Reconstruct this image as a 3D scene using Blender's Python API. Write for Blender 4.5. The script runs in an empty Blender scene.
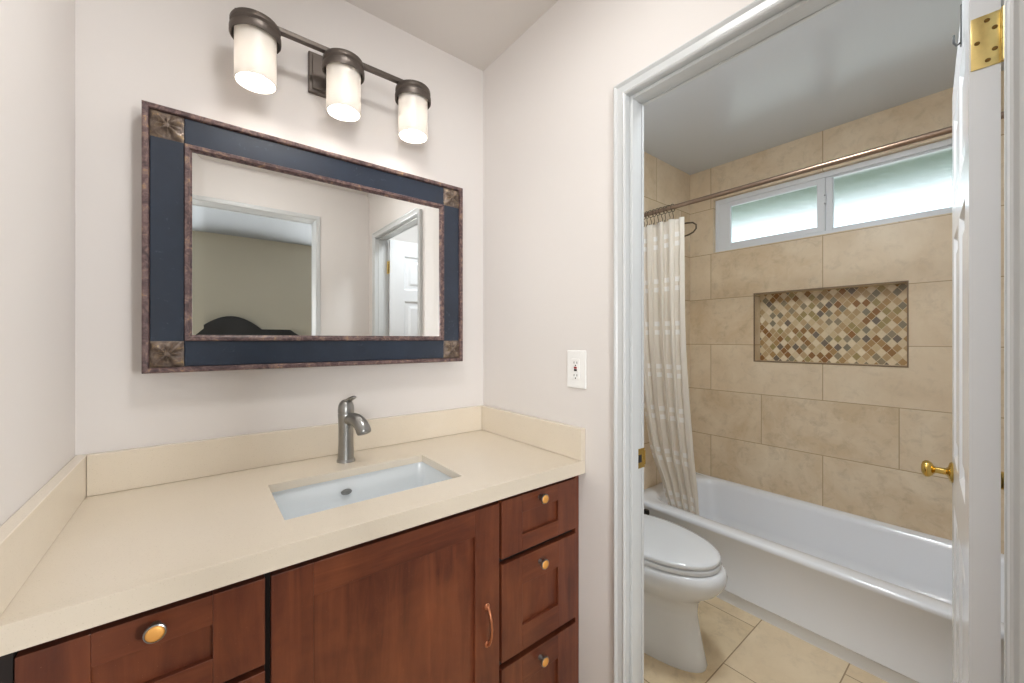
import bpy, bmesh, math, random
from mathutils import Vector, Matrix, Euler
PI = math.pi
random.seed(7)
S = bpy.context.scene
COL = S.collection

# ------------------------------------------------------------------ camera, world, exposure
CAMX, CAMY, CAMZ, YAW, FPX = .2364, -1.4222, 1.2548, .9004, 395.3
cd = bpy.data.cameras.new('camera'); cam = bpy.data.objects.new('camera', cd); COL.objects.link(cam)
cd.sensor_width = 36; cd.sensor_fit = 'HORIZONTAL'; cd.lens = 36 * FPX / 1024
cd.shift_y = -1.9 / 1024; cd.clip_start = .01; cd.clip_end = 100
cam.location = (CAMX, CAMY, CAMZ); cam.rotation_euler = (PI / 2, 0, YAW - PI / 2)
S.camera = cam

w = bpy.data.worlds.new('world'); S.world = w; w.use_nodes = True
bg = w.node_tree.nodes['Background']; bg.inputs[0].default_value = (.80, .90, 1, 1); bg.inputs[1].default_value = 2.0

S.view_settings.view_transform = 'Standard'; S.view_settings.look = 'None'
S.view_settings.gamma = 1; S.view_settings.use_curve_mapping = False
S.view_settings.exposure = 0.72
S.cycles.use_denoising = True
S.cycles.max_bounces = 14; S.cycles.diffuse_bounces = 8; S.cycles.glossy_bounces = 6
S.cycles.transmission_bounces = 8; S.cycles.transparent_max_bounces = 8
S.cycles.sample_clamp_indirect = 6
S.cycles.blur_glossy = 1.0

def area(name, loc, rot, sx, sy, power, color):
    l = bpy.data.lights.new(name, 'AREA'); l.shape = 'RECTANGLE'; l.size = sx; l.size_y = sy
    l.energy = power; l.color = color
    o = bpy.data.objects.new(name, l); COL.objects.link(o); o.location = loc; o.rotation_euler = rot
    return o
# fill added behind two unseen bedroom windows, to brighten the vanity area
area('bedroom_fill', (-.90, -4.22, 1.30), (PI / 2, 0, 0), 1.1, 1.15, 62, (1, .985, .97))
area('bedroom_fill', (2.02, -4.22, 1.30), (PI / 2, 0, 0), .95, 1.15, 72, (1, .985, .97))
# glow of the two added, unseen ceiling lamps that brighten the rooms (built below)
CEIL_GLOW = 21; BATH_GLOW = 36

# ------------------------------------------------------------------ materials
def sr(r, g, b):
    f = lambda c: (c / 255 / 12.92) if c / 255 <= .04045 else ((c / 255 + .055) / 1.055) ** 2.4
    return (f(r), f(g), f(b), 1)
class NT:
    def __init__(s, name):
        s.m = bpy.data.materials.new(name); s.m.use_nodes = True; s.t = s.m.node_tree
        s.b = s.t.nodes['Principled BSDF']; s.out = s.t.nodes['Material Output']
    def n(s, typ, **kw):
        x = s.t.nodes.new(typ)
        for k, v in kw.items():
            if k.startswith('i_'):
                k2 = k[2:]; k2 = int(k2) if k2.isdigit() else k2
                s.put(x, k2, v)
            else: setattr(x, k, v)
        return x
    def put(s, node, key, v):
        inp = node.inputs[key]
        if isinstance(v, bpy.types.NodeSocket): s.t.links.new(v, inp)
        else: inp.default_value = v
    def set(s, **kw):
        names = dict(col='Base Color', rough='Roughness', metal='Metallic', spec='Specular IOR Level', trans='Transmission Weight',
                     ior='IOR', normal='Normal', coat='Coat Weight', coatr='Coat Roughness', sss='Subsurface Weight', emit='Emission Color', es='Emission Strength', alpha='Alpha')
        for k, v in kw.items(): s.put(s.b, names[k], v)
        return s
    def math(s, op, a, b=None, c=None):
        x = s.n('ShaderNodeMath', operation=op); s.put(x, 0, a)
        if b is not None: s.put(x, 1, b)
        if c is not None: s.put(x, 2, c)
        return x.outputs[0]
    def pos(s): return s.n('ShaderNodeNewGeometry').outputs['Position']
    def obj(s): return s.n('ShaderNodeTexCoord').outputs['Object']
    def mapping(s, v, sc=(1, 1, 1), rot=(0, 0, 0), loc=(0, 0, 0)):
        x = s.n('ShaderNodeMapping'); s.put(x, 'Vector', v); x.inputs['Scale'].default_value = sc
        x.inputs['Rotation'].default_value = rot; x.inputs['Location'].default_value = loc
        return x.outputs[0]
    def noise(s, v, scale, detail=4, rough=.55, dist=0):
        x = s.n('ShaderNodeTexNoise'); s.put(x, 'Vector', v); x.inputs['Scale'].default_value = scale
        x.inputs['Detail'].default_value = detail; x.inputs['Roughness'].default_value = rough; x.inputs['Distortion'].default_value = dist
        return x.outputs['Fac']
    def ramp(s, fac, stops, interp='LINEAR'):
        x = s.n('ShaderNodeValToRGB'); s.put(x, 0, fac); e = x.color_ramp.elements; x.color_ramp.interpolation = interp
        while len(e) < len(stops): e.new(.5)
        for el, (p, c) in zip(e, stops): el.position = p; el.color = c
        return x.outputs[0]
    def mix(s, fac, a, b, mode='MIX'):
        x = s.n('ShaderNodeMix', data_type='RGBA', blend_type=mode)
        s.put(x, 0, fac); s.put(x, 6, a); s.put(x, 7, b)
        return x.outputs[2]
    def bump(s, h, strength=.2, dist=.002):
        x = s.n('ShaderNodeBump'); s.put(x, 'Height', h); x.inputs['Strength'].default_value = strength; x.inputs['Distance'].default_value = dist
        return x.outputs[0]
    def comb(s, x, y, z=0.0):
        c = s.n('ShaderNodeCombineXYZ'); s.put(c, 0, x); s.put(c, 1, y); s.put(c, 2, z); return c.outputs[0]
    def sep(s, v):
        c = s.n('ShaderNodeSeparateXYZ'); s.put(c, 0, v); return c.outputs

def simple(name, col, rough=.5, metal=0, spec=.5, coat=0, var=0, vscale=30, bumpst=0, bscale=200, coatr=.1):
    n = NT(name); c = sr(*col)
    if var:
        c2 = tuple(max(0, x * (1 - var)) for x in c[:3]) + (1,)
        cc = n.mix(n.noise(n.obj(), vscale), c, c2); n.set(col=cc)
    else: n.set(col=c)
    n.set(rough=rough, metal=metal, spec=spec, coat=coat, coatr=coatr)
    if bumpst: n.set(normal=n.bump(n.noise(n.obj(), bscale, 3), bumpst, .001))
    return n.m
M = {}
M['wall'] = simple('wall_paint', (223, 219, 216), .55, spec=.3, var=.02, vscale=3, bumpst=.06, bscale=160)
M['ceil'] = simple('ceiling_paint', (222, 218, 214), .6, spec=.3, var=.02, vscale=3, bumpst=.1, bscale=140)
M['bathceil'] = simple('semi_gloss_ceiling_paint', (208, 213, 218), .22, spec=.55, var=.03, vscale=2, bumpst=.06, bscale=18)
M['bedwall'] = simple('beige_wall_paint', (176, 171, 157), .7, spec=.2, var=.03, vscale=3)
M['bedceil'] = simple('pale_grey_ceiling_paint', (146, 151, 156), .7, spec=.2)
M['carpet'] = simple('beige_carpet', (176, 160, 138), .95, spec=.1, var=.2, vscale=220, bumpst=.8, bscale=500)
M['trim'] = simple('white_gloss_trim_paint', (201, 204, 205), .28, spec=.5, var=.02, vscale=10)
M['doorp'] = simple('white_gloss_door_paint', (224, 226, 229), .2, spec=.5, var=.02, vscale=10)
M['porcelain'] = simple('white_porcelain', (218, 221, 224), .12, spec=.5, coat=.3)
M['sinkp'] = simple('white_sink_porcelain', (232, 238, 242), .15, spec=.5, coat=.3)
M['tub'] = simple('white_enamel', (232, 235, 240), .16, spec=.5, coat=.3)
M['brass'] = simple('polished_brass', (214, 180, 98), .2, metal=1, var=.15, vscale=40)
M['gold'] = simple('satin_gold', (240, 178, 96), .5, metal=.55)
M['hingebrass'] = simple('brass_plated_steel', (232, 208, 140), .3, metal=1, var=.25, vscale=90)
M['screw'] = simple('tarnished_brass_screw', (120, 92, 50), .4, metal=1)
M['nickel'] = simple('brushed_nickel', (158, 158, 156), .3, metal=1, var=.06, vscale=60)
M['chrome'] = simple('chrome', (215, 215, 215), .1, metal=1)
M['bronze'] = simple('dark_bronze', (108, 100, 94), .42, metal=.8, var=.15, vscale=60)
M['rod'] = simple('brushed_bronze_rod', (150, 128, 110), .3, metal=.9, var=.1, vscale=50)
M['hook'] = simple('aged_bronze_ring', (105, 92, 76), .35, metal=.9)
M['copper'] = simple('antique_copper', (205, 135, 98), .33, metal=.85, var=.25, vscale=70)
M['black'] = simple('black_plastic', (18, 18, 19), .35)
M['dark'] = simple('dark_gap_shade_and_filler', (26, 16, 13), .6)  # near-black paints in the shade of the cabinet gaps; filler strip shares it
M['white_plastic'] = simple('white_plastic', (240, 241, 240), .3)
M['red'] = simple('red_button', (150, 30, 34), .4)
M['slot'] = simple('dark_slot', (30, 30, 32), .6)
M['vinyl'] = simple('white_vinyl_window_frame', (224, 228, 232), .35, var=.02, vscale=9)
M['nichetrim'] = simple('tan_metal_edge_trim', (128, 106, 82), .4, metal=.3)
M['soffit'] = simple('grey_green_soffit', (124, 138, 124), .9, spec=.1, var=.15, vscale=2)
M['stucco'] = simple('outdoor_stucco', (205, 200, 190), .9, spec=.1, var=.1, vscale=6)
M['headboard'] = simple('black_leather', (20, 20, 21), .42, var=.2, vscale=20, bumpst=.2, bscale=60)
M['bedding'] = simple('grey_bedding', (120, 120, 124), .9, var=.1, vscale=6)
M['grey'] = simple('grey_steel', (110, 112, 112), .35, metal=.9)

def mk_counter():
    n = NT('cream_quartz'); p = n.obj()
    c = n.mix(n.noise(p, 7, 3), sr(224, 214, 197), sr(218, 207, 189))
    c = n.mix(n.math('GREATER_THAN', n.noise(p, 420, 2), .66), c, sr(208, 197, 178))
    n.set(col=c, rough=.22, spec=.5, coat=.5, coatr=.28); return n.m
M['counter'] = mk_counter()

def mk_wood(name, vertical):
    n = NT(name); p = n.pos()
    sc = (14, 14, 1.6) if vertical else (1.6, 14, 14)
    mp = n.mapping(p, sc)
    a = n.noise(mp, 2.2, 6, .6, .8)
    c = n.ramp(a, [(.25, sr(74, 34, 22)), (.5, sr(101, 51, 32)), (.75, sr(127, 70, 43))])
    fine = n.noise(n.mapping(p, (60, 60, 3) if vertical else (3, 60, 60)), 5, 4, .6)
    c = n.mix(n.math('MULTIPLY', fine, .35), c, sr(70, 26, 16))
    blot = n.noise(p, 5, 4, .6, .4)
    c = n.mix(n.math('MULTIPLY', n.math('SUBTRACT', blot, .42), .9), c, sr(160, 92, 54))
    speck = n.math('GREATER_THAN', n.noise(p, 330, 2), .74)
    c = n.mix(n.math('MULTIPLY', speck, .35), c, sr(196, 140, 104))
    n.set(col=c, rough=.34, spec=.45, coat=.15, coatr=.25, normal=n.bump(fine, .08, .001)); return n.m
M['woodv'] = mk_wood('cherry_wood_upright_grain', True)
M['woodh'] = mk_wood('cherry_wood_level_grain', False)

def mk_navy():
    n = NT('distressed_navy_lacquer'); p = n.obj()
    c = n.mix(n.noise(p, 7, 4, .6, .6), sr(19, 28, 42), sr(38, 52, 72))
    sc = n.ramp(n.noise(p, 34, 5, .7, 1.5), [(.62, (0, 0, 0, 1)), (.72, (1, 1, 1, 1))])
    c = n.mix(n.math('MULTIPLY', sc, .25), c, sr(120, 132, 148))
    n.set(col=c, rough=.36, spec=.5, coat=.25, coatr=.2); return n.m
M['navy'] = mk_navy()
def mk_rust(name, a, b, d, e):
    n = NT(name); p = n.obj()
    f = n.noise(p, 55, 6, .7, .8)
    c = n.ramp(f, [(.3, sr(*a)), (.47, sr(*b)), (.58, sr(*d)), (.72, sr(*e))])
    n.set(col=c, rough=.38, metal=.15, spec=.5, normal=n.bump(f, .3, .001)); return n.m
M['rust'] = mk_rust('mottled_russet_gilding', (52, 42, 46), (92, 72, 72), (124, 102, 98), (172, 138, 96))
M['rosette'] = mk_rust('antique_gold_carving', (80, 68, 64), (104, 90, 80), (126, 110, 96), (176, 150, 104))

def mk_mirror():
    n = NT('mirror_silvering'); n.set(col=(.93, .94, .93, 1), metal=1, rough=.0); return n.m
M['mirror'] = mk_mirror()

TILE_A, TILE_B = sr(225, 209, 183), sr(208, 185, 152)
def mk_tile(name, axis, off, z0, bw, rh, a=TILE_A, b=TILE_B, mortar=sr(178, 155, 124), ms=.0022, floor=False, rough=.25):
    n = NT(name); p = n.pos(); s = n.sep(p)
    if axis == 'y': u = n.math('ADD', n.math('MULTIPLY', s[1], -1), off); v = n.math('SUBTRACT', s[2], z0)
    elif axis == 'x': u = n.math('ADD', s[0], off); v = n.math('SUBTRACT', s[2], z0)
    else: u = n.math('ADD', s[0], off); v = n.math('ADD', s[1], z0)
    br = n.n('ShaderNodeTexBrick', offset=.5, offset_frequency=2, squash_frequency=2)
    n.put(br, 'Vector', n.comb(u, v)); br.inputs['Scale'].default_value = 1
    br.inputs['Brick Width'].default_value = bw; br.inputs['Row Height'].default_value = rh
    br.inputs['Mortar Size'].default_value = ms; br.inputs['Mortar Smooth'].default_value = .1
    br.inputs['Bias'].default_value = 0
    br.inputs['Color1'].default_value = (0, 0, 0, 1); br.inputs['Color2'].default_value = (1, 1, 1, 1); br.inputs['Mortar'].default_value = (.5, .5, .5, 1)
    tone = n.sep(br.outputs['Color'])[0]
    shift = n.comb(n.math('MULTIPLY', tone, 9.0), n.math('MULTIPLY', tone, 17.0), n.math('MULTIPLY', tone, 5.0))
    q = n.n('ShaderNodeVectorMath', operation='ADD'); n.put(q, 0, p); n.put(q, 1, shift); q = q.outputs[0]
    f1 = n.noise(q, 4.5, 8, .62, .5); f2 = n.noise(q, 17, 9, .72, .5)
    c = n.mix(n.ramp(f1, [(.32, (0, 0, 0, 1)), (.68, (1, 1, 1, 1))]), a, b)
    dark = n.ramp(f2, [(.5, (0, 0, 0, 1)), (.72, (1, 1, 1, 1))])
    c = n.mix(n.math('MULTIPLY', n.sep(dark)[0], .5), c, tuple(x * .62 for x in b[:3]) + (1,))
    lite = n.ramp(n.noise(q, 8, 10, .78, .7), [(.55, (0, 0, 0, 1)), (.68, (1, 1, 1, 1))])
    c = n.mix(n.math('MULTIPLY', n.sep(lite)[0], .42), c, sr(232, 216, 190))
    c = n.mix(n.math('MULTIPLY', tone, .45), c, sr(230, 213, 187))
    c = n.mix(br.outputs['Fac'], c, mortar)
    n.set(col=c, rough=rough, spec=.45, normal=n.bump(n.math('SUBTRACT', n.math('MULTIPLY', f2, .06), br.outputs['Fac']), .35, .0015))
    return n.m
M['tile_far'] = mk_tile('travertine_wall_tile', 'y', .124, .318, .604, .3015)
M['tile_side'] = mk_tile('travertine_wall_tile_side', 'x', -2.5 + .302 + .604 * 8, .318, .604, .3015)
M['tile_floor'] = mk_tile('travertine_floor_tile', 'f', -2.137 + .305 + 6.1, .425 + .305 * 11, .61, .305, sr(226, 206, 172), sr(206, 182, 144), sr(150, 126, 96), .0022, rough=.35)

def mk_mosaic():
    n = NT('diamond_glass_and_stone_mosaic'); s = n.sep(n.pos())
    u = n.math('DIVIDE', s[1], -.0395); v = n.math('DIVIDE', s[2], .0475)
    a = n.math('ADD', u, v); b = n.math('SUBTRACT', u, v)
    fa = n.math('FLOOR', a); fb = n.math('FLOOR', b)
    wn = n.n('ShaderNodeTexWhiteNoise', noise_dimensions='3D'); n.put(wn, 'Vector', n.comb(fa, fb, 3.0))
    cols = [(0, (196, 168, 128)), (.11, (150, 112, 68)), (.23, (188, 160, 118)), (.36, (150, 138, 114)), (.46, (176, 142, 96)), (.56, (140, 132, 112)),
            (.66, (146, 104, 62)), (.74, (212, 190, 150)), (.84, (164, 146, 98)), (.92, (116, 106, 96))]
    c = n.ramp(wn.outputs['Value'], [(p_, sr(*q)) for p_, q in cols], 'CONSTANT')
    ev = n.math('MULTIPLY', n.math('LESS_THAN', n.math('FRACT', n.math('MULTIPLY', fa, .5)), .25), n.math('LESS_THAN', n.math('FRACT', n.math('MULTIPLY', fb, .5)), .25))
    wn2 = n.n('ShaderNodeTexWhiteNoise', noise_dimensions='3D'); n.put(wn2, 'Vector', n.comb(fa, fb, 8.0))
    lightc = n.mix(wn2.outputs['Value'], sr(240, 226, 196), sr(222, 204, 168))
    pick = n.math('MAXIMUM', n.math('MULTIPLY', ev, n.math('LESS_THAN', wn2.outputs['Value'], .85)), n.math('GREATER_THAN', wn2.outputs['Value'], .93))
    c = n.mix(pick, c, lightc)
    c = n.mix(n.math('MULTIPLY', n.noise(n.pos(), 120, 4), .25), c, sr(120, 96, 66))
    ea = n.math('ABSOLUTE', n.math('SUBTRACT', n.math('FRACT', a), .5)); eb = n.math('ABSOLUTE', n.math('SUBTRACT', n.math('FRACT', b), .5))
    g = n.math('GREATER_THAN', n.math('MAXIMUM', ea, eb), .455)
    c = n.mix(g, c, sr(206, 188, 156))
    n.set(col=c, rough=n.math('ADD', n.math('MULTIPLY', g, .5), .2), spec=.5, normal=n.bump(n.math('SUBTRACT', 1.0, g), .4, .001)); return n.m
M['mosaic'] = mk_mosaic()

def mk_frost():
    n = NT('pebbled_obscure_glass'); p = n.obj()
    bmp = n.bump(n.noise(p, 260, 3, .7), .8, .003)
    n.set(col=(.93, .98, .96, 1), trans=1, rough=.16, ior=1.25, normal=bmp); return n.m
M['frost'] = mk_frost()
def mk_clear():
    n = NT('clear_window_glass'); n.set(col=(1, 1, 1, 1), trans=1, rough=0, ior=1.05); return n.m
M['clear'] = mk_clear()

def mk_shade():
    n = NT('etched_opal_glass'); t = n.t
    tr = n.n('ShaderNodeBsdfTranslucent'); tr.inputs[0].default_value = (.95, .92, .88, 1)
    n.set(col=(.72, .69, .65, 1), rough=.35, spec=.5)
    mx = n.n('ShaderNodeMixShader'); mx.inputs[0].default_value = .19
    t.links.new(n.b.outputs[0], mx.inputs[1]); t.links.new(tr.outputs[0], mx.inputs[2]); t.links.new(mx.outputs[0], n.out.inputs[0]); return n.m
M['shade'] = mk_shade()
def mk_emit(name, col, st):
    n = NT(name); n.set(col=(1, 1, 1, 1), emit=col, es=st); return n.m
M['bulb'] = mk_emit('lit_bulb', (1, .96, .91, 1), 42)
M['dome'] = mk_emit('ceiling_fill_lens', (1, .985, .965, 1), CEIL_GLOW)
M['dome2'] = mk_emit('bathroom_fill_lens', (.92, .97, 1, 1), BATH_GLOW)

def mk_curtain():
    n = NT('ivory_woven_curtain'); t = n.t; uv = n.n('ShaderNodeTexCoord').outputs['UV']; s = n.sep(uv)
    # u runs along the cloth in metres, v up in metres; pairs of woven satin bars
    fu = n.math('FRACT', n.math('DIVIDE', s[0], .17)); fv = n.math('FRACT', n.math('DIVIDE', s[1], .24))
    band = n.math('MULTIPLY', n.math('LESS_THAN', n.math('ABSOLUTE', n.math('SUBTRACT', fv, .40)), .055), 1.0)
    band2 = n.math('MULTIPLY', n.math('LESS_THAN', n.math('ABSOLUTE', n.math('SUBTRACT', fv, .60)), .055), 1.0)
    bars = n.math('ADD', band, band2)
    mask = n.math('MULTIPLY', bars, n.math('LESS_THAN', fu, .5))
    c = n.mix(mask, sr(243, 238, 229), sr(255, 254, 252))
    n.set(col=c, rough=.6, spec=.3)
    tr = n.n('ShaderNodeBsdfTranslucent'); n.put(tr, 0, c)
    mx = n.n('ShaderNodeMixShader'); mx.inputs[0].default_value = .45
    t.links.new(n.b.outputs[0], mx.inputs[1]); t.links.new(tr.outputs[0], mx.inputs[2]); t.links.new(mx.outputs[0], n.out.inputs[0]); return n.m
M['curtain'] = mk_curtain()

# ------------------------------------------------------------------ mesh helpers (all coordinates in metres, world frame unless local)
WL = {}                                              # world location of each empty / root
def thing(name, label, cat, loc=(0, 0, 0), rotz=0, group=None, kind=None):
    o = bpy.data.objects.new(name, None); COL.objects.link(o); o.empty_display_size = .05
    o.location = loc; o.rotation_euler = (0, 0, rotz)
    return tag(o, label, cat, group, kind)
def tag(o, label, cat, group=None, kind=None):
    o['label'] = label
    if cat: o['category'] = cat
    if group: o['group'] = group
    if kind: o['kind'] = kind
    return o
def root_matrix(o):
    m = Matrix.LocRotScale(o.location, o.rotation_euler, o.scale)
    return root_matrix(o.parent) @ m if o.parent else m
def obj(name, bm, mats, parent=None, smooth=False, local=False, sharp=40):
    """bm is in world coordinates (or in the parent's frame when local)"""
    if not isinstance(mats, (list, tuple)): mats = [mats]
    bmesh.ops.remove_doubles(bm, verts=bm.verts, dist=1e-6)
    bmesh.ops.recalc_face_normals(bm, faces=bm.faces)
    if parent and not local: bmesh.ops.transform(bm, matrix=root_matrix(parent).inverted(), verts=bm.verts)
    c = Vector((0, 0, 0))
    if bm.verts:
        xs = [v.co.x for v in bm.verts]; ys = [v.co.y for v in bm.verts]; zs = [v.co.z for v in bm.verts]
        c = Vector(((min(xs) + max(xs)) / 2, (min(ys) + max(ys)) / 2, min(zs)))
        bmesh.ops.translate(bm, vec=-c, verts=bm.verts)
    me = bpy.data.meshes.new(name); bm.to_mesh(me); bm.free()
    for m in mats: me.materials.append(m)
    if smooth:
        me.polygons.foreach_set('use_smooth', [True] * len(me.polygons))
        try: me.set_sharp_from_angle(angle=math.radians(sharp))
        except Exception: pass
    o = bpy.data.objects.new(name, me); COL.objects.link(o); o.location = c
    if parent: o.parent = parent
    return o
def mod(o, typ, **kw):
    m = o.modifiers.new(typ.lower(), typ)
    for k, v in kw.items(): setattr(m, k, v)
    return o
def bx(bm, x0, x1, y0, y1, z0, z1, bev=0, mat=0, seg=2):
    r = bmesh.ops.create_cube(bm, size=1); vs = r['verts']
    for v in vs:
        v.co = Vector(((x0 + x1) / 2 + v.co.x * (x1 - x0), (y0 + y1) / 2 + v.co.y * (y1 - y0), (z0 + z1) / 2 + v.co.z * (z1 - z0)))
    fs = {f for v in vs for f in v.link_faces}
    for f in fs: f.material_index = mat
    if bev:
        es = {e for v in vs for e in v.link_edges}
        bmesh.ops.bevel(bm, geom=list(es), offset=bev, segments=seg, affect='EDGES', profile=.5, material=mat)
    return bm
def box(*a, **k): return bx(bmesh.new(), *a, **k)
def lathe(bm, prof, c=(0, 0, 0), n=32, mtx=None, mat=0, sx=1, sy=1):
    """prof: list of (r, z). revolve about z through c"""
    rings = []
    for r, z in prof:
        if r < 1e-7: rings.append([bm.verts.new((0, 0, z))])
        else: rings.append([bm.verts.new((r * sx * math.cos(2 * PI * k / n), r * sy * math.sin(2 * PI * k / n), z)) for k in range(n)])
    vs = [v for r in rings for v in r]
    for a, b in zip(rings, rings[1:]):
        for k in range(n):
            k2 = (k + 1) % n
            if len(a) == 1 and len(b) == 1: continue
            if len(a) == 1: f = bm.faces.new((a[0], b[k], b[k2]))
            elif len(b) == 1: f = bm.faces.new((a[k], a[k2], b[0]))
            else: f = bm.faces.new((a[k], a[k2], b[k2], b[k]))
            f.material_index = mat
    for ends in (rings[0], rings[-1]):
        if len(ends) > 2:
            try: bm.faces.new(ends).material_index = mat
            except ValueError: pass
    m = Matrix.Translation(c) @ (mtx or Matrix.Identity(4))
    bmesh.ops.transform(bm, matrix=m, verts=vs)
    return bm
def lathe_open(bm, prof, c=(0, 0, 0), n=32, mtx=None):
    """closed cross-section ring (no caps)"""
    rings = [[bm.verts.new((r * math.cos(2 * PI * k / n), r * math.sin(2 * PI * k / n), z)) for k in range(n)] for r, z in prof]
    for i in range(len(rings)):
        a, b = rings[i], rings[(i + 1) % len(rings)]
        for k in range(n): bm.faces.new((a[k], a[(k + 1) % n], b[(k + 1) % n], b[k]))
    m = Matrix.Translation(c) @ (mtx or Matrix.Identity(4))
    bmesh.ops.transform(bm, matrix=m, verts=[v for r in rings for v in r])
    return bm
TOX = Matrix.Rotation(PI / 2, 4, 'Y'); TOY = Matrix.Rotation(PI / 2, 4, 'X')     # z axis -> x ; z axis -> -y
TOPY = Matrix.Rotation(-PI / 2, 4, 'X')                                         # z axis -> +y
def tube(bm, pts, rad, n=12, closed=False, flat=1.0):
    pts = [Vector(p) for p in pts]; N = len(pts)
    rad = rad if isinstance(rad, (list, tuple)) else [rad] * N
    rings = []; up = None
    for i, p in enumerate(pts):
        if closed: t = (pts[(i + 1) % N] - pts[i - 1]).normalized()
        else: t = (pts[min(i + 1, N - 1)] - pts[max(i - 1, 0)]).normalized()
        if up is None:
            up = t.orthogonal().normalized()
        up = (up - t * up.dot(t)).normalized(); sd = t.cross(up)
        rings.append([bm.verts.new(p + (up * math.cos(2 * PI * k / n) + sd * math.sin(2 * PI * k / n) * flat) * rad[i]) for k in range(n)])
    rng = range(N) if closed else range(N - 1)
    for i in rng:
        a, b = rings[i], rings[(i + 1) % N]
        for k in range(n): bm.faces.new((a[k], a[(k + 1) % n], b[(k + 1) % n], b[k]))
    if not closed: bm.faces.new(rings[0]); bm.faces.new(rings[-1])
    return bm
def loft(bm, rings, cap=True):
    R = [[bm.verts.new(p) for p in r] for r in rings]; n = len(R[0])
    for a, b in zip(R, R[1:]):
        for k in range(n): bm.faces.new((a[k], a[(k + 1) % n], b[(k + 1) % n], b[k]))
    if cap: bm.faces.new(R[0]); bm.faces.new(R[-1])
    return bm
def holed(axis, p0, p1, u0, u1, v0, v1, holes, through=True):
    """slab between p0..p1 on axis ('x' or 'y' or 'z'), extents u,v, with rectangular holes (u0,u1,v0,v1[,depth plane])"""
    us = sorted({u0, u1, *[h[0] for h in holes], *[h[1] for h in holes]}); vs = sorted({v0, v1, *[h[2] for h in holes], *[h[3] for h in holes]})
    us = [u for u in us if u0 - 1e-9 <= u <= u1 + 1e-9]; vs = [v for v in vs if v0 - 1e-9 <= v <= v1 + 1e-9]
    def solid(i, j):
        if i < 0 or j < 0 or i >= len(us) - 1 or j >= len(vs) - 1: return False
        cu = (us[i] + us[i + 1]) / 2; cv = (vs[j] + vs[j + 1]) / 2
        return not any(h[0] < cu < h[1] and h[2] < cv < h[3] for h in holes)
    bm = bmesh.new()
    def P(p, u, v): return {'x': (p, u, v), 'y': (u, p, v), 'z': (u, v, p)}[axis]
    def q(*a): bm.faces.new([bm.verts.new(x) for x in a])
    for i in range(len(us) - 1):
        for j in range(len(vs) - 1):
            if not solid(i, j): continue
            a, b, c, d = us[i], us[i + 1], vs[j], vs[j + 1]
            for p in (p0, p1): q(P(p, a, c), P(p, b, c), P(p, b, d), P(p, a, d))
            if not solid(i - 1, j): q(P(p0, a, c), P(p0, a, d), P(p1, a, d), P(p1, a, c))
            if not solid(i + 1, j): q(P(p0, b, c), P(p0, b, d), P(p1, b, d), P(p1, b, c))
            if not solid(i, j - 1): q(P(p0, a, c), P(p0, b, c), P(p1, b, c), P(p1, a, c))
            if not solid(i, j + 1): q(P(p0, a, d), P(p0, b, d), P(p1, b, d), P(p1, a, d))
    bmesh.ops.remove_doubles(bm, verts=bm.verts, dist=1e-6)
    return bm
def u_casing(bm, prof, axis, face, sgn, u0, u1, zt, zb=0):
    """door casing swept round a doorway u0..u1, head zt. prof (a outward from opening, b out of wall). axis of the wall plane."""
    def P(a, b, k):
        d = face + sgn * b
        u, z = [(u0 - a, zb), (u0 - a, zt + a), (u1 + a, zt + a), (u1 + a, zb)][k]
        return (d, u, z) if axis == 'x' else (u, d, z)
    return loft(bm, [[P(a, b, k) for a, b in prof] for k in range(4)])
def rect_ring(bm, prof, x0, x1, z0, z1, y):
    """closed moulding about a rectangle in the xz plane. prof (inward a, out b); out is -y"""
    R = []
    for sx, sz in ((0, 0), (1, 0), (1, 1), (0, 1)):
        R.append([bm.verts.new(((x0 + a) if sx == 0 else (x1 - a), y - b, (z0 + a) if sz == 0 else (z1 - a))) for a, b in prof])
    n = len(prof)
    for i in range(4):
        A, B = R[i], R[(i + 1) % 4]
        for k in range(n): bm.faces.new((A[k], A[(k + 1) % n], B[(k + 1) % n], B[k]))
    return bm

# ------------------------------------------------------------------ dimensions
W = 1.2048; H = 2.42; WT = .072; ZC = .87
OY0, OY1, OZ = -1.421, -.735, 1.960          # bathroom doorway in the right wall
BX0, BX1 = W + WT, 2.919                       # bathroom
BY0, BY1, BH = -1.62, -.036, 2.40
BK = -1.574; BKT = .11; RX0, RX1, RZ = .03, .852, 2.055
BDY = -4.1; BDX0, BDX1 = -1.6, 2.9
WIN = (-1.385, -.194, 1.832, 2.182)
NIC = (-1.111, -.444, 1.126, 1.534)

def struct(name, bm, mats, label, cat, **k):
    return tag(obj(name, bm, mats, **k), label, cat, kind='structure')

# ------------------------------------------------------------------ the setting
struct('floor', box(-.1, W, BK - BKT, .1, -.05, 0), M['tile_floor'], 'beige stone floor in front of the wooden vanity', 'floor')
struct('floor', box(W, BX1 + .12, BY0 - .1, .1, -.05, 0), M['tile_floor'], 'beige travertine tile floor around the toilet and bathtub', 'floor')
struct('floor', box(BDX0 - .1, BDX1, BDY - .1, BK - BKT, -.05, 0), M['carpet'], 'beige bedroom carpet behind the rear doorway', 'floor')
struct('wall_left', box(-.1, 0, BK - BKT, .1, 0, H), M['wall'], 'off-white wall left of the vanity', 'wall')
struct('wall_back', box(0, W, 0, .1, 0, H), M['wall'], 'off-white wall behind the framed mirror', 'wall')
struct('wall_right', holed('x', W, W + WT, BK - BKT, .1, 0, H, [(OY0 - .018, OY1 + .018, -1, OZ + .018)]), M['wall'], 'off-white wall with the outlet and bathroom doorway', 'wall')
struct('wall_front', holed('y', BK - BKT, BK, 0, W, 0, H, [(RX0, RX1 + .018, -1, RZ + .018)]), M['wall'], 'off-white wall with a cased opening, seen in the mirror', 'wall')
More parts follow.
